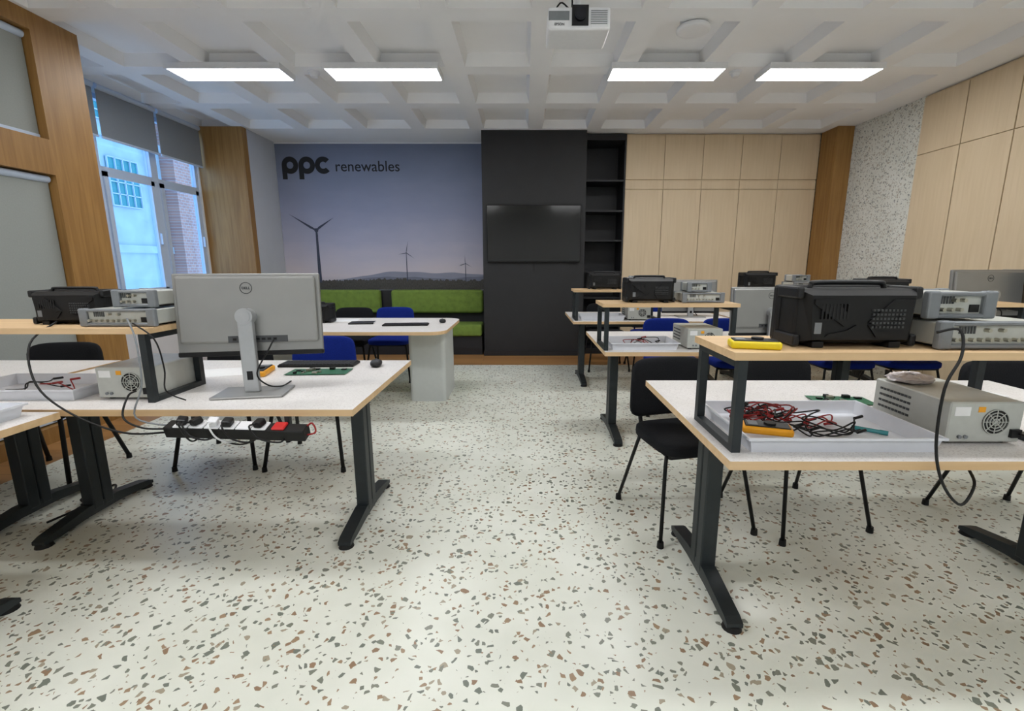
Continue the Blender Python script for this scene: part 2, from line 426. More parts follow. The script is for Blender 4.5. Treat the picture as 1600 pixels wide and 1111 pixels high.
# ------------------------------------------------------------------ mural
mu=root('mural','printed wall mural of wind turbines at dusk with lettering','mural',(-2.155,7.439,.93))
mk('print_panel',MB().box(-1.56,1.56,-.012,0,0,2.14),'mural',mu)
def PX(x): return x+2.155
def PZ(z): return z-.93
Y=-.0125
top=[]
for i in range(200):
    x=-1.555+3.11*i/199
    top.append((x,.15+.012*math.sin(x*3+1)+random.uniform(-.014,.022)))
mk('printed_grass',MB().prism([(-1.555,.0)]+top+[(1.555,0)],Y-.004,Y,0),'printgrass',mu)
def hill(z0,amp,f,ph,x0,x1,y,name,mt):
    top=[]
    for i in range(60):
        x=x0+(x1-x0)*i/59; e=min(1,i/24); e=e*e*(3-2*e)
        top.append((x,.12+e*(z0+amp*(math.sin(x*f+ph)+.5*math.sin(x*f*2.3+ph*2)+.25*math.sin(x*f*5+1)))))
    mk(name,MB().prism([(x0,.08)]+top+[(x1,.08)],y-.001,y),mt,mu)
hill(.13,.022,2.6,.4,-1.15,1.555,Y,'printed_hill','printhill')
hill(.07,.016,3.2,2.0,-.9,1.555,Y-.0015,'printed_hill','printhill2')
def turbine(x,zh,zb,bl,angs,tw):
    mb=MB()
    mb.prism([(x-tw,zb),(x+tw,zb),(x+tw*.5,zh),(x-tw*.5,zh)],Y-.0045,Y-.003)
    for a,l in angs:
        a=math.radians(a); dx,dz=math.cos(a),math.sin(a); nx,nz=-dz,dx; l*=bl
        mb.prism([(x+nx*tw*.4,zh+nz*tw*.4),(x+dx*l*.2+nx*tw*.8,zh+dz*l*.2+nz*tw*.8),(x+dx*l,zh+dz*l),(x+dx*l*.2-nx*tw*.4,zh+dz*l*.2-nz*tw*.4),(x-nx*tw*.4,zh-nz*tw*.4)],Y-.0052,Y-.0046)
    mb.ring((x,zh),0.001,tw*1.1,0,2*math.pi,Y-.006,Y-.0053,seg=16)
    mk('printed_wind_turbine',mb,'printgrey',mu)
turbine(PX(-3.19),PZ(1.83),.11,.47,((149,1),(34,.72),(-92,.85)),.028)
turbine(PX(-1.83),PZ(1.49),.13,.19,((80,1),(190,.7),(-35,.8)),.009)
turbine(PX(-.92),PZ(1.33),.13,.13,((95,1),(200,.9),(-30,.9)),.007)
lx,lz=PX(-3.63),PZ(2.77)
mb=MB(); R=.122; r_=.05
for q in (0,1):
    cx=lx+.125+q*.25
    mb.ring((cx,lz),r_,R,0,2*math.pi,Y-.004,Y)
    mb.box(cx-R,cx-R+.070,Y-.0045,Y-.0001,lz-.20,lz)
cx=lx+.125+.495
mb.ring((cx,lz),r_,R,math.radians(42),math.radians(318),Y-.004,Y)
mk('logo_lettering',mb,'ink',mu)
text('lettering','renewables',.213,'ink',mu,(PX(-2.84),Y-.001,lz-.085),off=.001,align='LEFT')

# ------------------------------------------------------------------ cabinets
def cab(loc,w,rz,grp,band=True):
    r=root('cabinet','tall birch laminate storage cabinet with flush doors','cabinet',loc,rz,grp)
    mk('body',MB().box(0.001,w-.001,.022,.45,0,3.09),'birch',r)
    g=.003
    mk('door',MB().rbox(g,w-g,0,.02,2.49,3.072,.002,1),'birch',r)
    if band:
        mk('filler_panel',MB().rbox(g,w-g,.004,.02,2.36,2.475,.002,1),'birch',r)
        mk('door',MB().rbox(g,w-g,0,.02,.09,2.35,.002,1),'birch',r)
    else:
        mk('door',MB().rbox(g,w-g,0,.02,.09,2.484,.002,1),'birch',r)
    mk('plinth',MB().box(g,w-g,.008,.021,0,.085),'blackshelf',r)
    return r
c0=cab((1.412,6.95,0),.537,0,'cabinets on the end wall')
for q in range(1,5): dup(c0,(1.412+.537*q,6.95,0))
c0=cab((4.30,5.48,0),.52,-math.pi/2,'cabinets on the side wall',False)
for q in range(1,5): dup(c0,(4.30,5.48-.525*q,0))
# bookcase
r=root('bookcase','tall black open bookcase with empty shelves','bookcase',(.842,6.93,0))
w=.566
mk('body',MB().box(0,.02,0,.5,0,3.08).box(w-.02,w,0,.5,0,3.08).box(.02,w-.02,.48,.5,0,3.08).box(.02,w-.02,0,.48,3.0,3.08).box(.02,w-.02,0.01,.48,0,.08),'blackshelf',r)
for z in (.42,.82,1.2,1.64,2.05,2.46):
    mk('shelf',MB().box(.021,w-.021,.01,.479,z,z+.022),'blackshelf',r)
# tv
r=root('television','large black flat television mounted on the black panel','television',(.125,6.789,1.345))
mk('housing',MB().rbox(-.655,.655,-.05,0,0,.78,.008),'blk',r)
mk('screen',MB().box(-.645,.645,-.052,-.0505,.022,.768),'screenoff',r)
mk('cable',MB().tube([(0,-.012,0),(0,-.012,-.02),(.005,-.012,-.08),(0,-.005,-.12)],.004),'blk',r)

# ------------------------------------------------------------------ sofa bench
r=root('bench','green upholstered wall bench on a dark base','bench',(-2.05,6.80,0))
mk('base',MB().box(-1.62,1.42,.06,.63,0,.28).box(-1.62,1.42,.56,.63,.28,.92),'blackshelf',r)
for (a,b) in ((-1.6,-.6),(-.58,.42),(.44,1.42)):
    mk('seat_cushion',MB().rbox(a,b,0,.46,.28,.45,.035,4,smooth=True),'green',r)
for (a,b) in ((-1.45,-.17),(0.0,1.41)):
    mk('back_cushion',MB().rbox(a,b,.42,.558,.58,.935,.045,4,smooth=True),'green',r)

# ------------------------------------------------------------------ ceiling fixtures
def lightp(loc):
    r=root('ceiling_light','white rectangular led panel light on the ceiling','light',loc,0,'led ceiling lights')
    mk('housing',MB().box(-.52,.52,-.155,-.14,0,.05).box(-.52,.52,.14,.155,0,.05).box(-.52,-.505,-.14,.14,0,.05).box(.505,.52,-.14,.14,0,.05).box(-.505,.505,-.14,.14,.03,.05),'white',r)
    mk('diffuser',MB().box(-.505,.505,-.14,.14,.003,.012),'light',r)
    return r
l0=lightp((-2.72,4.78,ZC-.05))
for x in (-1.3,1.3,2.72): dup(l0,(x,4.78,ZC-.05))
for y in (1.65,-1.4):
    for x in (-2.72,-1.3,1.3,2.72): dup(l0,(x,y,ZC-.05))
# projector
r=root('projector','white ceiling mounted projector with round lens','projector',(.33,3.32,2.72))
mk('body',MB().rbox(-.19,.19,-.14,.14,0,.125,.015,3),'white',r)
mk('air_inlet',MB().box(-.185,-.06,-.1415,-.1395,.05,.1),'mgrey',r)
mb=MB()
for q in range(8): mb.box(.07,.17,-.1425,-.139,.03+q*.01,.034+q*.01)
mk('vent_grille',mb,'mgrey',r)
mk('lens_surround',MB().box(-.045,.055,-.15,-.1,.02,.13),'blk2',r)
mk('lens',MB().cyl((.005,-.17,.075),(.005,-.1,.075),.036,seg=24).cyl((.005,-.172,.075),(.005,-.1705,.075),.028,seg=24),'lens',r)
mk('ceiling_mount',MB().box(-.06,.06,-.05,.05,.125,.14).cyl((0,0,.14),(0,0,ZC-2.72+.10),.02),'white',r)
mk('cable',MB().tube([(-.1,.14,.06),(-.16,.16,.16),(-.1,.1,.26),(-.03,.03,.2),(-.06,.02,.47)],.005).tube([(-.05,.14,.06),(-.07,.17,.2),(.03,.1,.3),(.02,.03,.47)],.004),'blk',r)
text('lettering','EPSON',.02,'dgrey',r,(-.12,-.1422,.022))
r=root('access_point','round white wireless access point on the ceiling','access point',(1.28,3.98,ZC-.045))
mk('body',MB().squad(.125,.125,.022,.5,1,T=T_((0,0,.022))),'white',r)
mk('mounting_ring',MB().cyl((0,0,.03),(0,0,.145),.1,seg=24),'white',r)
def smoke(x,y):
    r=root('smoke_detector','small round white smoke detector','smoke detector',(x,y,ZC-.05),0,'smoke detectors')
    mk('base',MB().cyl((0,0,.03),(0,0,.0495),.055,seg=20),'white',r)
    mk('sensor',MB().cyl((0,0,.0),(0,0,.03),.03,.045,seg=20),'white',r)
    return r
s0=smoke(-1.98,4.84); dup(s0,(1.98,4.84,ZC-.05))

# ------------------------------------------------------------------ desks
def desk(loc,W=1.74,D=1.0,label='white speckled desk with beech edge and anthracite legs'):
    r=root('desk',label,'desk',loc,0,'workbench desks')
    mk('tabletop',MB().box(-W/2,W/2,-D/2,D/2,TT-.028,TT,0,top=1),['edge','ltop'],r)
    for sx in (-1,1):
        x=sx*(W/2-.15)
        leg=mk('leg',MB().rbox(x-.032,x+.032,-.06,-.004,.05,TT-.03,.006).rbox(x-.032,x+.032,.004,.06,.05,TT-.03,.006).box(x-.024,x+.024,-.006,.006,.06,TT-.03)
            .box(x-.03,x+.03,-.3,.3,TT-.045,TT-.0285),'anth',r)
        prof=[(-.33,.018),(-.33,.035),(-.30,.048),(-.09,.082),(.09,.082),(.30,.048),(.33,.035),(.33,.018),(.25,.018),(.1,.03),(-.1,.03),(-.25,.018)]
        mk('foot',MB().prism(prof,x-.03,x+.03,0,plane='yz'),'anth',leg)
        for sy in (-.305,.305):
            mk('levelling_pad',MB().cyl((x,sy,0),(x,sy,.02),.036,.03,seg=16),'blk',leg)
    mk('crossbar',MB().box(-(W/2-.19),W/2-.19,-.02,.02,.62,.68),'anth',r)
    return r
DK={}
DK['R1']=desk((1.485,1.82,0))
DK['L1']=dup(DK['R1'],(-1.57,2.33,0))
DK['R2']=dup(DK['R1'],(1.41,3.6,0))
DK['R3']=dup(DK['R1'],(1.37,5.32,0))
DK['R2b']=dup(DK['R1'],(3.2,3.6,0))
DK['R3b']=dup(DK['R1'],(3.15,5.32,0))
desk((-2.98,2.33,0),1.0)
desk((-2.66,1.30,0),1.6)

# riser shelf
def riser(loc,W=1.08):
    r=root('riser_shelf','beech shelf board on black steel frames standing on the desk','shelf',loc,0,'riser shelves on the desks')
    mk('shelf_board',MB().box(-W/2,W/2,-.17,.17,RZ-TT-.024,RZ-TT),'edge',r)
    for sx in (-1,1):
        x=sx*(W/2-.03); t=.014
        mb=MB()
        for y in (-.15,.15): mb.box(x-t,x+t,y-t,y+t,0,RZ-TT-.025)
        mb.box(x-t,x+t,-.135,.135,0,.022).box(x-t,x+t,-.135,.135,RZ-TT-.05,RZ-TT-.025)
        mk('frame',mb,'anth',r)
    return r
R0=riser((1.17,1.55,TT))
R1_=riser((.985,3.32,TT),.92)
for p in [(.97,5.04,TT),(2.82,5.04,TT)]: dup(R1_,p)
for p in [(-2.10,2.09,TT),(2.85,3.32,TT)]: dup(R0,p)

# oscilloscope
def scope(loc,rz=0,scale=1):
    r=root('oscilloscope','black bench oscilloscope with top carry handle, back panel showing','oscilloscope',loc,rz,'oscilloscopes',scale)
    mb=MB().rbox(-.198,.198,-.05,.07,.012,.198,.012,2)
    vs=[(-.195,-.05,.018),(.195,-.05,.018),(.195,-.05,.194),(-.195,-.05,.194),(-.16,-.085,.03),(.16,-.085,.03),(.172,-.085,.178),(-.172,-.085,.178)]
    mb.add(vs,[(0,3,2,1),(4,5,6,7),(0,1,5,4),(1,2,6,5),(2,3,7,6),(3,0,4,7)])
    for sx in (-1,1):
        mb.prism([(sx*.02,.09),(sx*.10,.165),(sx*.165,.165),(sx*.165,.15),(sx*.06,.075)],-.092,-.084)
        mb.prism([(sx*.02,.08),(sx*.05,.04),(sx*.12,.04),(sx*.11,.05),(sx*.05,.062)],-.092,-.084)
    mk('body',mb,'blk',r)
    mk('front_bezel',MB().rbox(-.21,.21,.06,.1,.005,.207,.012,2),'blk2',r)
    for sx in (-1,1):
        for z in (.012,.172):
            mk('corner_bumper',MB().rbox(sx*.198-.012,sx*.198+.012,-.066,.07,z-.008,z+.034,.008,2),'blk2',r)
    mk('handle',MB().tube([(-.13,.01,.192),(-.125,.01,.210),(-.10,.01,.217),(.10,.01,.217),(.125,.01,.210),(.13,.01,.192)],.009,8),'blk2',r)
    mb=MB()
    for i in range(9):
        for j in range(5):
            x=.03+i*.0125; z=.07+j*.014
            if x<.15: mb.box(x,x+.007,-.0935,-.0845,z,z+.007)
    mk('vent_grille',mb,'dgrey',r)
    mb=MB()
    for i in range(8): mb.box(-.14+i*.012,-.135+i*.012,-.0935,-.0845,.1,.15)
    mk('vent_slots',mb,'blk2',r)
    mk('rating_label',MB().box(-.155,-.132,-.0865,-.0845,.05,.088),'mgrey',r)
    mk('approval_mark',MB().box(-.185,-.172,-.052,-.0505,.1,.16),'mgrey',r)
    for sx in (-1,1):
        mk('foot',MB().rbox(sx*.13-.02,sx*.13+.02,-.075,.09,0,.022,.004),'blk',r)
    return r
S0=scope((1.045,1.53,RZ),0,.93)
dup(S0,(.865,3.30,RZ),scale=.82); dup(S0,(.84,5.02,RZ),scale=.82); dup(S0,(-2.0,2.10,RZ),.10,scale=.72)
dup(S0,(2.50,3.32,RZ),scale=.78); dup(S0,(2.46,5.02,RZ),scale=.85); dup(S0,(-2.14,4.75,TT),0)

# bench instruments
def instr(loc,w,d,h,label):
    r=root('signal_generator',label,'instrument',loc,0,'light grey bench instruments')
    mk('body',MB().rbox(-w/2+.008,w/2-.008,-d/2+.015,d/2-.015,.012,h-.006,.004,1),'lgrey',r)
    for sy in (-1,1):
        mb=MB()
        y=sy*(d/2-.014)
        for sx in (-1,1):
            x=sx*(w/2-.02)
            mb.rbox(x-.02,x+.02,y-.014,y+.014,.002,h,.006,2)
        mb.rbox(-w/2+.02,w/2-.02,y-.012,y+.010,h-.016,h-.002,.004,1)
        mb.rbox(-w/2+.02,w/2-.02,y-.012,y+.010,.004,.018,.004,1)
        mk('bumper_frame',mb,'mgrey',r)
    yb=-d/2+.013
    n=int(w/.035)
    P=[(-w/2+.05+i*.027,h*.35) for i in range(n) if -w/2+.05+i*.027<w/2-.09]+[(-w*.1,h*.68),(w*.02,h*.68)]
    for (x,z) in P:
        mk('connector',MB().cyl((x,yb-.016,z),(x,yb+.004,z),.006,seg=10),'metal',r)
    mk('power_inlet',MB().box(w/2-.075,w/2-.045,yb-.001,yb+.003,h*.25,h*.25+.024),'blk',r)
    mb=MB()
    for i in range(6): mb.box(-w*.32+i*.009,-w*.32+i*.009+.005,yb-.0008,yb+.003,h*.55,h*.82)
    mk('vent_grille',mb,'dgrey',r)
    for sx in (-1,1): mk('foot',MB().box(sx*w*.35-.015,sx*w*.35+.015,-d*.35,d*.35,0,.013),'blk',r)
    return r
LB='light grey bench signal generator with grey corner bumpers'
LS='small light grey bench multimeter stacked on another instrument'
I0=instr((1.455,1.565,RZ),.37,.29,.09,LB)
J0=instr((1.36,1.56,RZ+.09),.215,.2,.088,LS)
for (x,y,s,dx) in ((1.22,3.33,.78,-.02),(1.2,5.05,.78,0),(-1.715,2.09,.86,.05),(2.95,5.05,.85,-.06)):
    dup(I0,(x,y,RZ),scale=s); dup(J0,(x+dx,y,RZ+.09*s),scale=s)

# power supply
def psu(loc):
    r=root('power_supply','light grey metal bench power supply with rear fan grille','power supply',loc,0,'bench power supplies')
    mk('body',MB().rbox(-.12,.12,-.165,.165,.01,.145,.004,1),'lgrey',r)
    mb=MB().cyl((.03,-.167,.08),(.03,-.1655,.08),.042,seg=28)
    mk('fan_opening',mb,'blk',r)
    mb=MB()
    for rr in (.012,.022,.032,.042): mb.ring((.03,.08),rr-.0022,rr,0,2*math.pi,-.171,-.1672,seg=28)
    for a in range(4):
        t=a*math.pi/4; dx,dz=math.cos(t)*.042,math.sin(t)*.042
        mb.cyl((.03-dx,-.169,.08-dz),(.03+dx,-.169,.08+dz),.0016,seg=6)
    mk('fan_grille',mb,'lgrey',r)
    mb=MB()
    for i in range(9):
        for j in range(4):
            y=.13-i*.0165
            mb.box(-.122,-.1195,y-.006,y+.006,.045+j*.022,.053+j*.022)
    mk('vent_slots',mb,'dgrey',r)
    mk('power_inlet',MB().box(.082,.114,-.175,-.164,.028,.055),'blk',r)
    mk('rating_label',MB().box(-.105,-.055,-.1665,-.165,.10,.13),'paper',r)
    mk('warning_sticker',MB().box(-.03,-.008,-.1665,-.165,.112,.13),'orange',r)
    for x in (-.08,-.06): mk('rear_terminal',MB().cyl((x,-.172,.03),(x,-.164,.03),.006,seg=10),'mgrey',r)
    for sx in (-1,1):
        for sy in (-1,1):
            mk('foot',MB().cyl((sx*.09,sy*.13,0),(sx*.09,sy*.13,.011),.012,seg=12),'blk',r)
    return r
P0=psu((1.49,1.615,TT))
for p in ((1.24,3.36),(1.2,5.08),(-1.73,2.135),(3.05,3.36)): dup(P0,(p[0],p[1],TT))

# trays
def tray(loc,w,d,rz=0,lab='white plastic tray of cables and test leads'):
    r=root('tray',lab,'tray',loc,rz,'white trays on the desks')
    h=.052;t=.004
    mb=MB().box(-w/2+.012,w/2-.012,-d/2+.012,d/2-.012,0,t)
    for (a,b,c,e) in ((-1,-1,1,-1),(1,-1,1,1),(1,1,-1,1),(-1,1,-1,-1)):
        wi,di=w/2-.012,d/2-.012
        p=[(a*wi,b*di,0),(c*wi,e*di,0),(c*w/2,e*d/2,h),(a*w/2,b*d/2,h),(a*(w/2+.008),b*(d/2+.008),h),(c*(w/2+.008),e*(d/2+.008),h),(a*(w/2+.008),b*(d/2+.008),h-.008),(c*(w/2+.008),e*(d/2+.008),h-.008)]
        mb.add(p,[(0,1,2,3),(3,2,5,4),(4,5,7,6)])
    mk('tray_shell',mb,'trayw',r)
    return r
tray((1.00,1.58,TT),.60,.40)
for p in ((.825,3.32),(.815,5.04),(2.66,3.32)): tray((p[0],p[1],TT),.46,.3)
tray((-2.22,2.10,TT),.56,.3)
tray((-2.12,1.62,TT),.36,.26,lab='empty white plastic tray')

def lead(x,y,z,matk,w,d,n,seed,rr=.0027):
    rnd=random.Random(seed)
    pts=[]
    a=rnd.uniform(0,6)
    for i in range(n):
        a+=rnd.uniform(.5,1.2)
        q=rnd.uniform(.5,1)
        cx=rnd.uniform(-.2,.2)*w
        pts.append((cx+w*q*math.cos(a),d*q*math.sin(a),rnd.uniform(.004,.055)))
    r=root('test_lead',('red' if matk=='redc' else 'black')+' test lead coiled loosely in the tray','cable',(x,y,z),0,'test leads in the trays')
    mk('wire',MB().tube(pts,rr,6),matk,r)
    for e in (Vector(pts[-1]),Vector(pts[0])):
        mk('plug',MB().cyl(e,e+Vector((.035,.012,.004)),.005,seg=8),matk,r)
LD=[('redc',-.16,.10,.09,.07),('redc',-.10,.10,.11,.07),('blk',-.14,.08,.12,.08),('redc',-.17,.09,.08,.08),
    ('blk',.02,-.08,.12,.045),('blk',.04,-.05,.12,.06),('redc',.03,.04,.10,.06),('redc',-.10,.10,.12,.07),('blk',-.15,.10,.10,.07),('redc',-.12,.08,.12,.08),('blk',-.05,.05,.12,.08)]
for i,(mk_,dx,dy,w,d) in enumerate(LD):
    lead(1.0+dx,1.585+dy,TT+.006,mk_,w,d,13,i+3)
lead(.78,3.32,TT+.006,'redc',.12,.08,12,30); lead(.86,3.32,TT+.006,'blk',.13,.08,12,40)
lead(-2.25,2.10,TT+.006,'blk',.12,.08,9,31); lead(-2.15,2.10,TT+.006,'redc',.08,.06,6,41)

# multimeter
def meter(loc,rz,k,lab,s=1,rx=0):
    r=root('multimeter',lab,'multimeter',loc,rz,None,s)
    r.rotation_euler=(rx,0,rz)
    mk('case',MB().rbox(-.045,.045,-.09,.09,0,.03,.01,3),k,r)
    mk('front_panel',MB().rbox(-.036,.036,-.08,.08,.028,.034,.003,1),'blk2',r)
    mk('display',MB().box(-.028,.028,.035,.07,.0342,.0355),'mgrey',r)
    mk('dial',MB().cyl((0,-.01,.034),(0,-.01,.042),.022,seg=20),'blk',r)
    return r
meter((.725,1.465,RZ),1.35,'yellow','yellow handheld multimeter lying on the riser shelf',.82)
meter((.805,1.49,TT+.030),1.25,'orange','amber handheld multimeter lying in the tray',.85)
meter((-1.42,2.47,TT),.2,'orange','amber handheld multimeter lying on the desk')
r=root('marker_pen','green marker pen lying in the tray','pen',(1.2,1.56,TT+.012),-.7)
mk('barrel',MB().cyl((-.05,0,0),(.03,0,0),.007,seg=12),'teal',r); mk('cap',MB().cyl((.03,0,0),(.055,0,0),.008,seg=12),'teal',r)

# pcb
def pcb(loc,rz,w,d,lab='green printed circuit board lying on the desk'):
    r=root('circuit_board',lab,'circuit board',loc,rz,'circuit boards on the desks')
    mk('board',MB().box(-w/2,w/2,-d/2,d/2,0.004,.006),'pcb',r)
    rnd=random.Random(4)
    for i in range(16):
        x=rnd.uniform(-w/2+.02,w/2-.02);y=rnd.uniform(-d/2+.015,d/2-.015);a=rnd.uniform(.004,.014);b_=rnd.uniform(.004,.012)
        mk('chip' if i%2 else 'connector',MB().box(x-a,x+a,y-b_,y+b_,.006,.008+rnd.uniform(.002,.012)),'blk' if i%2 else 'metal',r)
    for (x,y) in ((-w/2+.008,-d/2+.008),(w/2-.008,-d/2+.008),(-w/2+.008,d/2-.008),(w/2-.008,d/2-.008)):
        mk('standoff',MB().cyl((x,y,0),(x,y,.004),.004),'metal',r)
    return r
pcb((-1.12,2.50,TT),.05,.32,.14); pcb((1.36,1.95,TT),-.1,.24,.12)
# keyboards, mice, papers
def keyboard(loc,rz):
    r=root('keyboard','slim black computer keyboard','keyboard',loc,rz,'keyboards')
    mk('base',MB().rbox(-.215,.215,-.065,.065,0,.014,.004,2),'blk',r)
    mb=MB()
    for j in range(5):
        for i in range(20):
            mb.box(-.208+i*.0208,-.190+i*.0208,-.058+j*.0235,-.039+j*.0235,.014,.018)
    mk('keys',mb,'blk2',r,kind='stuff')
    return r
K0=keyboard((-1.20,2.69,TT),0.03); dup(K0,(-1.15,4.52,TT),.1)
def mouse(loc):
    r=root('mouse','black wireless computer mouse','mouse',loc,.2,'computer mice')
    mk('shell',MB().squad(.033,.056,.019,.8,.8,T=T_((0,0,.019))),'blk2',r)
    mk('scroll_wheel',MB().cyl((-.004,.026,.033),(.004,.026,.033),.008,seg=12),'dgrey',r)
    return r
m0=mouse((-.86,2.66,TT)); dup(m0,(-.83,4.72,TT))
for (x,y,z,rz) in ((-1.66,2.5,TT,.3),(-1.9,4.9,TT,.2),(2.0,2.1,TT,.2)):
    mk('paper_sheet',MB().box(-.148,.148,-.105,.105,0,.001),'paper',loc=(x,y,z),rot=(0,0,rz),label='white printed sheet of paper lying on the desk',cat='paper',group='loose sheets of paper')
r=root('notebook','closed black notebook lying on the white table','notebook',(-1.62,4.66,TT),.15)
mk('cover',MB().rbox(-.12,.12,-.085,.085,0,.014,.003,1),'blk2',r); mk('pages',MB().box(-.115,.1215,-.08,.08,.002,.012),'paper',r)
# plastic bag
mb=MB().squad(.07,.06,.016,.8,.8,n=24,m=12,T=T_((0,0,.016)))
rnd=random.Random(5)
mb.v=[(v[0]+rnd.uniform(-.007,.007),v[1]+rnd.uniform(-.007,.007),max(0,v[2]+rnd.uniform(-.005,.005))) for v in mb.v]
mb.sm=[False]*len(mb.sm)
mk('plastic_bag',mb,'bag',loc=(1.45,1.72,TT+.145),label='crumpled clear plastic bag on top of the power supply',cat='bag')

# ------------------------------------------------------------------ monitors
def monitor(loc,rz,lab='silver backed computer monitor on a height adjustable stand'):
    r=root('monitor',lab,'monitor',loc,rz,'computer monitors')
    mk('stand_base',MB().rbox(-.15,.15,-.09,.10,0,.012,.006,2),'silver',r)
    mk('stand_neck',MB().rbox(-.032,.032,-.02,.012,.012,.37,.006,2).box(-.012,.012,-.0215,-.0195,.07,.11,1),['silver2','blk'],r)
    T=T_((0,.05,.36),(-.07,0,0))
    mk('screen_housing',MB().rbox(-.305,.305,0,.022,-.18,.18,.006,2,T=T).rbox(-.29,.29,-.018,.004,-.13,.168,.012,2,T=T),'silver',r)
    mk('screen',MB().box(-.3,.3,.0222,.0232,-.17,.175,T=T),'screen',r)
    mk('lower_bezel',MB().rbox(-.306,.306,-.004,.024,-.19,-.168,.004,1,T=T),'blk',r)
    mk('stand_hinge',MB().cyl(T@Vector((0,-.07,-.01)),T@Vector((0,-.017,-.01)),.036,seg=28).cyl(T@Vector((0,-.072,-.01)),T@Vector((0,-.0705,-.01)),.026,seg=28),'silver2',r)
    mb=MB().box(-.09,.16,-.0195,-.0175,-.128,-.098,0,T=T)
    for i in range(8): mb.box(-.07+i*.024,-.055+i*.024,-.021,-.019,-.118,-.108,1,T=T)
    mk('port_panel',mb,['dgrey','blk'],r)
    mk('logo_ring',MB().ring((0,.115),.023,.0258,0,2*math.pi,-.0195,-.0175,seg=32,T=T),'dgrey',r)
    text('logo_lettering','DELL',.0155,'dgrey',r,T@Vector((0,-.0188,.1098)),rot=(math.pi/2-.07,0,0),off=.0004)
    mk('cable',MB().tube([T@Vector((.10,-.02,-.115)),T@Vector((.085,-.05,-.16)),(.03,-.02,.1),(.06,.0,.04),(.1,.06,.016),(.1,.2,.006)],.0035),'blk',r)
    return r
def lower(r,dz):
    for c in r.children:
        k=c.name.split('.')[0]
        if k=='stand_neck': c.scale=(1,1,(.37-dz)/.37)
        elif k!='stand_base' and k!='cable': c.location.z-=dz
N0=monitor((-1.235,2.07,TT),.17)
lower(dup(N0,(1.88,3.55,TT),0.05),.13); dup(N0,(3.52,3.55,TT),.1); dup(N0,(4.0,3.72,TT),1.2); lower(dup(N0,(1.85,5.25,TT),0),.13)

# ------------------------------------------------------------------ chairs
def chair(loc,rz,fab):
    r=root('chair',('blue' if fab=='blue' else 'black')+' upholstered stacking chair with black tube legs','chair',loc,rz,'stacking chairs at the desks')
    mk('seat',MB().squad(.235,.215,.034,.35,.45,T=T_((0,-.01,.455))),fab,r)
    def bend(p):
        return Vector((p.x*(1-.06*((p.z+.16)/.32)),p.y+.9*(-(p.x)**2)+.06*p.z,p.z))
    mk('backrest',MB().squad(.235,.026,.16,.35,.5,T=T_((0,.255,.655)),fn=lambda p:bend(p)),fab,r)
    for sx in (-1,1):
        mk('back_support',MB().tube([(sx*.14,.12,.42),(sx*.14,.22,.43),(sx*.14,.262,.5),(sx*.14,.268,.66)],.012,8,flat=.7),'blk',r)
    mk('seat_frame',MB().tube([(-.19,-.17,.418),(.19,-.17,.418),(.19,.15,.418),(-.19,.15,.418),(-.19,-.17,.418)],.011,8,smoothpts=False),'blk',r)
    for sx in (-1,1):
        for sy in (-1,1):
            x0,y0=sx*.20,(-.15 if sy<0 else .13)
            x1,y1=sx*.255,(-.235 if sy<0 else .25)
            mk('leg',MB().tube([(x0,y0,.425),(x0+(x1-x0)*.15,y0+(y1-y0)*.1,.38),(x1,y1,.018)],.0125,8,flat=.75,smoothpts=False).cyl((x1,y1,0),(x1,y1,.03),.017,.015,seg=10),'blk',r)
    return r
C0=chair((.84,2.30,0),.22,'blackfab')
C1=chair((-1.43,3.08,0),0,'blue')
for (x,y,rz) in ((1.43,2.32,.22),(-2.03,3.1,.05),(-2.98,2.80,.1),(-2.02,5.35,0),(1.04,5.95,.05),(2.52,2.2,.1)):
    dup(C0,(x,y,0),rz)
for (x,y,rz) in ((-1.55,5.4,0),(2.84,4.18,.0),(1.34,4.2,0),(1.90,4.2,0),(3.42,4.18,0),(1.6,5.95,0)):
    dup(C1,(x,y,0),rz)

# ------------------------------------------------------------------ white table with panel leg
r=root('table','white speckled table with rounded corners and grey slab leg','table',(-1.8,4.6,0))
def rrect(x0,x1,y0,y1,r_,n=8):
    P=[]
    for (cx,cy,a) in ((x1-r_,y0+r_,-90),(x1-r_,y1-r_,0),(x0+r_,y1-r_,90),(x0+r_,y0+r_,180)):
        for i in range(n+1):
            t=math.radians(a+90*i/n); P.append((cx+r_*math.cos(t),cy+r_*math.sin(t)))
    return P
P=rrect(-1.1,1.1,-.55,.55,.16)
mb=MB().prism(P,TT-.03,TT,0,plane='xy'); mb.m[0]=0; mb.m[1]=1
mk('tabletop',mb,['edge','ltop'],r)
mk('slab_leg',MB().prism(rrect(.68,1.03,-.16,.42,.04),0,TT-.0305,0,plane='xy'),'legpanel',r,label='pale grey slab leg')
mk('slab_leg',MB().prism(rrect(-1.03,-.68,-.16,.42,.04),0,TT-.0305,0,plane='xy'),'legpanel',r,label='pale grey slab leg')

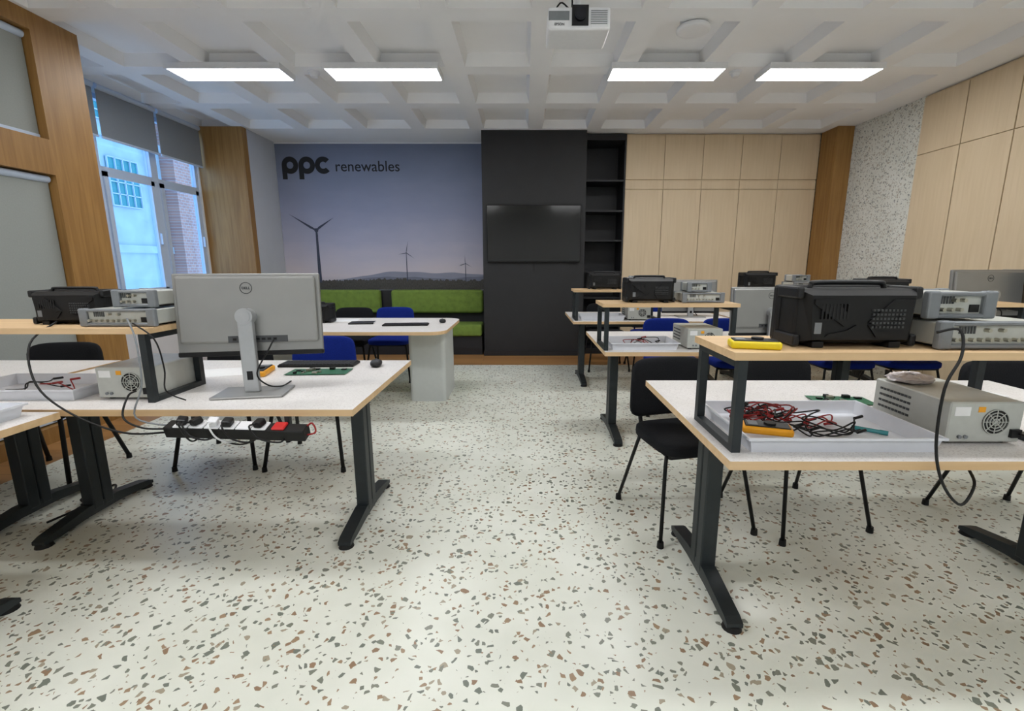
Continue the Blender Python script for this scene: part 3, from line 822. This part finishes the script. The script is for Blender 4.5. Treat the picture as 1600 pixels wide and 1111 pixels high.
# ------------------------------------------------------------------ power strips & cables
r=root('power_strip','black multi socket power strip hung under the desk edge','power strip',(-1.16,1.81,.645))
T=T_((0,0,0),(.30,.03,0))
mk('housing',MB().rbox(-.28,.28,-.028,.028,-.01,.04,.004,1,T=T),'blk',r)
for i in range(6): mk('socket',MB().rbox(-.24+i*.062,-.182+i*.062,-.026,.026,.038,.046,.003,1,T=T),'white',r)
mk('switch',MB().rbox(.15,.20,-.024,.024,.038,.05,.004,1,T=T),'red',r)
for i,(x,a,c) in enumerate(((-.215,.3,'blk2'),(-.15,-.4,'blk'),(-.09,.2,'white'),(-.03,.1,'blk2'),(.10,-.2,'blk'))):
    Tp=T@T_((x,0,.044),(0,a,a))
    mk('plug',MB().rbox(-.018,.018,-.022,.018,0,.028,.007,2,T=Tp).tube([Tp@Vector((0,-.015,.018)),Tp@Vector((.0,-.05,.03)),Tp@Vector((.03,-.06,-.02)),Tp@Vector((.05+.01*i,-.03,-.06)),Tp@Vector((.07,.03,-.06))],.0035,6),c,r)
for x in (-.19,.19): mk('bracket',MB().box(x-.01,x+.01,.02,.04,.02,.0665),'anth',r)
def cable(pts,lab,rr=.005,m='blk'):
    mk('power_cable',MB().tube(pts,rr,8),m,label=lab,cat='cable')
cable([(1.23,1.39,1.12),(1.28,1.37,1.13),(1.26,1.33,1.06),(1.20,1.30,.97),(1.20,1.295,.80),(1.24,1.295,.68),(1.31,1.30,.61),(1.37,1.33,.66),(1.43,1.42,.68),(1.6,1.6,.66)],'black power cable looping from the instruments below the desk edge',.0042)
cable([(1.595,1.44,.782),(1.62,1.40,.775),(1.66,1.39,.76),(1.75,1.45,.747)],'black power cable plugged into the power supply',.004)
cable([(-2.0,2.0,1.08),(-2.02,1.89,1.0),(-1.93,1.8,.85),(-1.78,1.77,.74),(-1.6,1.78,.66),(-1.44,1.80,.655)],'black power cable drooping from the shelf to the power strip',.004)
cable([(-1.67,1.95,.785),(-1.62,1.85,.79),(-1.6,1.79,.72),(-1.52,1.78,.68),(-1.43,1.80,.67)],'black power cable from the power supply to the power strip',.004)
cable([(-1.64,1.93,1.10),(-1.56,1.86,1.02),(-1.53,1.82,.85),(-1.55,1.79,.72),(-1.4,1.80,.68)],'pale grey cable drooping from the instrument',.0035,'mgrey')
cable([(-1.62,1.93,1.08),(-1.50,1.88,1.02),(-1.47,1.87,.90),(-1.50,1.90,.80),(-1.46,1.95,.745)],'thin black cable drooping from the instrument to the desk',.003)
for (a,b,c) in ((-1.3,-1.1,.575),(-1.2,-1.0,.60),(-1.05,-.93,.59)):
    cable([(a,1.85,.665),(a+.02,1.86,c+.03),((a+b)/2,1.87,c),(b-.02,1.86,c+.03),(b,1.85,.665)],'black cable loop hanging below the power strip',.0035)
cable([(-.90,1.82,.66),(-.86,1.81,.69),(-.85,1.81,.65),(-.91,1.80,.64)],'red and brown wire tails beside the power strip',.0035,'redc')
mb=MB().tube([(-2.45,2.2,.02),(-2.40,2.35,.03),(-2.5,2.45,.02),(-2.38,2.5,.03),(-2.45,2.6,.03),(-2.44,2.38,.02)],.006)
mk('power_cable',mb,'blk',label='black cable bundle around the desk foot',cat='cable')

# ------------------------------------------------------------------ world & camera
w=bpy.data.worlds.new('World'); SC.world=w; w.use_nodes=True
bg=w.node_tree.nodes['Background']; bg.inputs[0].default_value=(.42,.66,1,1); bg.inputs[1].default_value=2.9
cam=bpy.data.cameras.new('camera'); co=bpy.data.objects.new('camera',cam); COL.objects.link(co)
cam.sensor_fit='HORIZONTAL'; cam.sensor_width=36; cam.lens=734/1600*36; cam.shift_x=-.0125; cam.clip_start=.02
co.location=(0,0,H); co.rotation_euler=(math.radians(79),0,0)
SC.camera=co
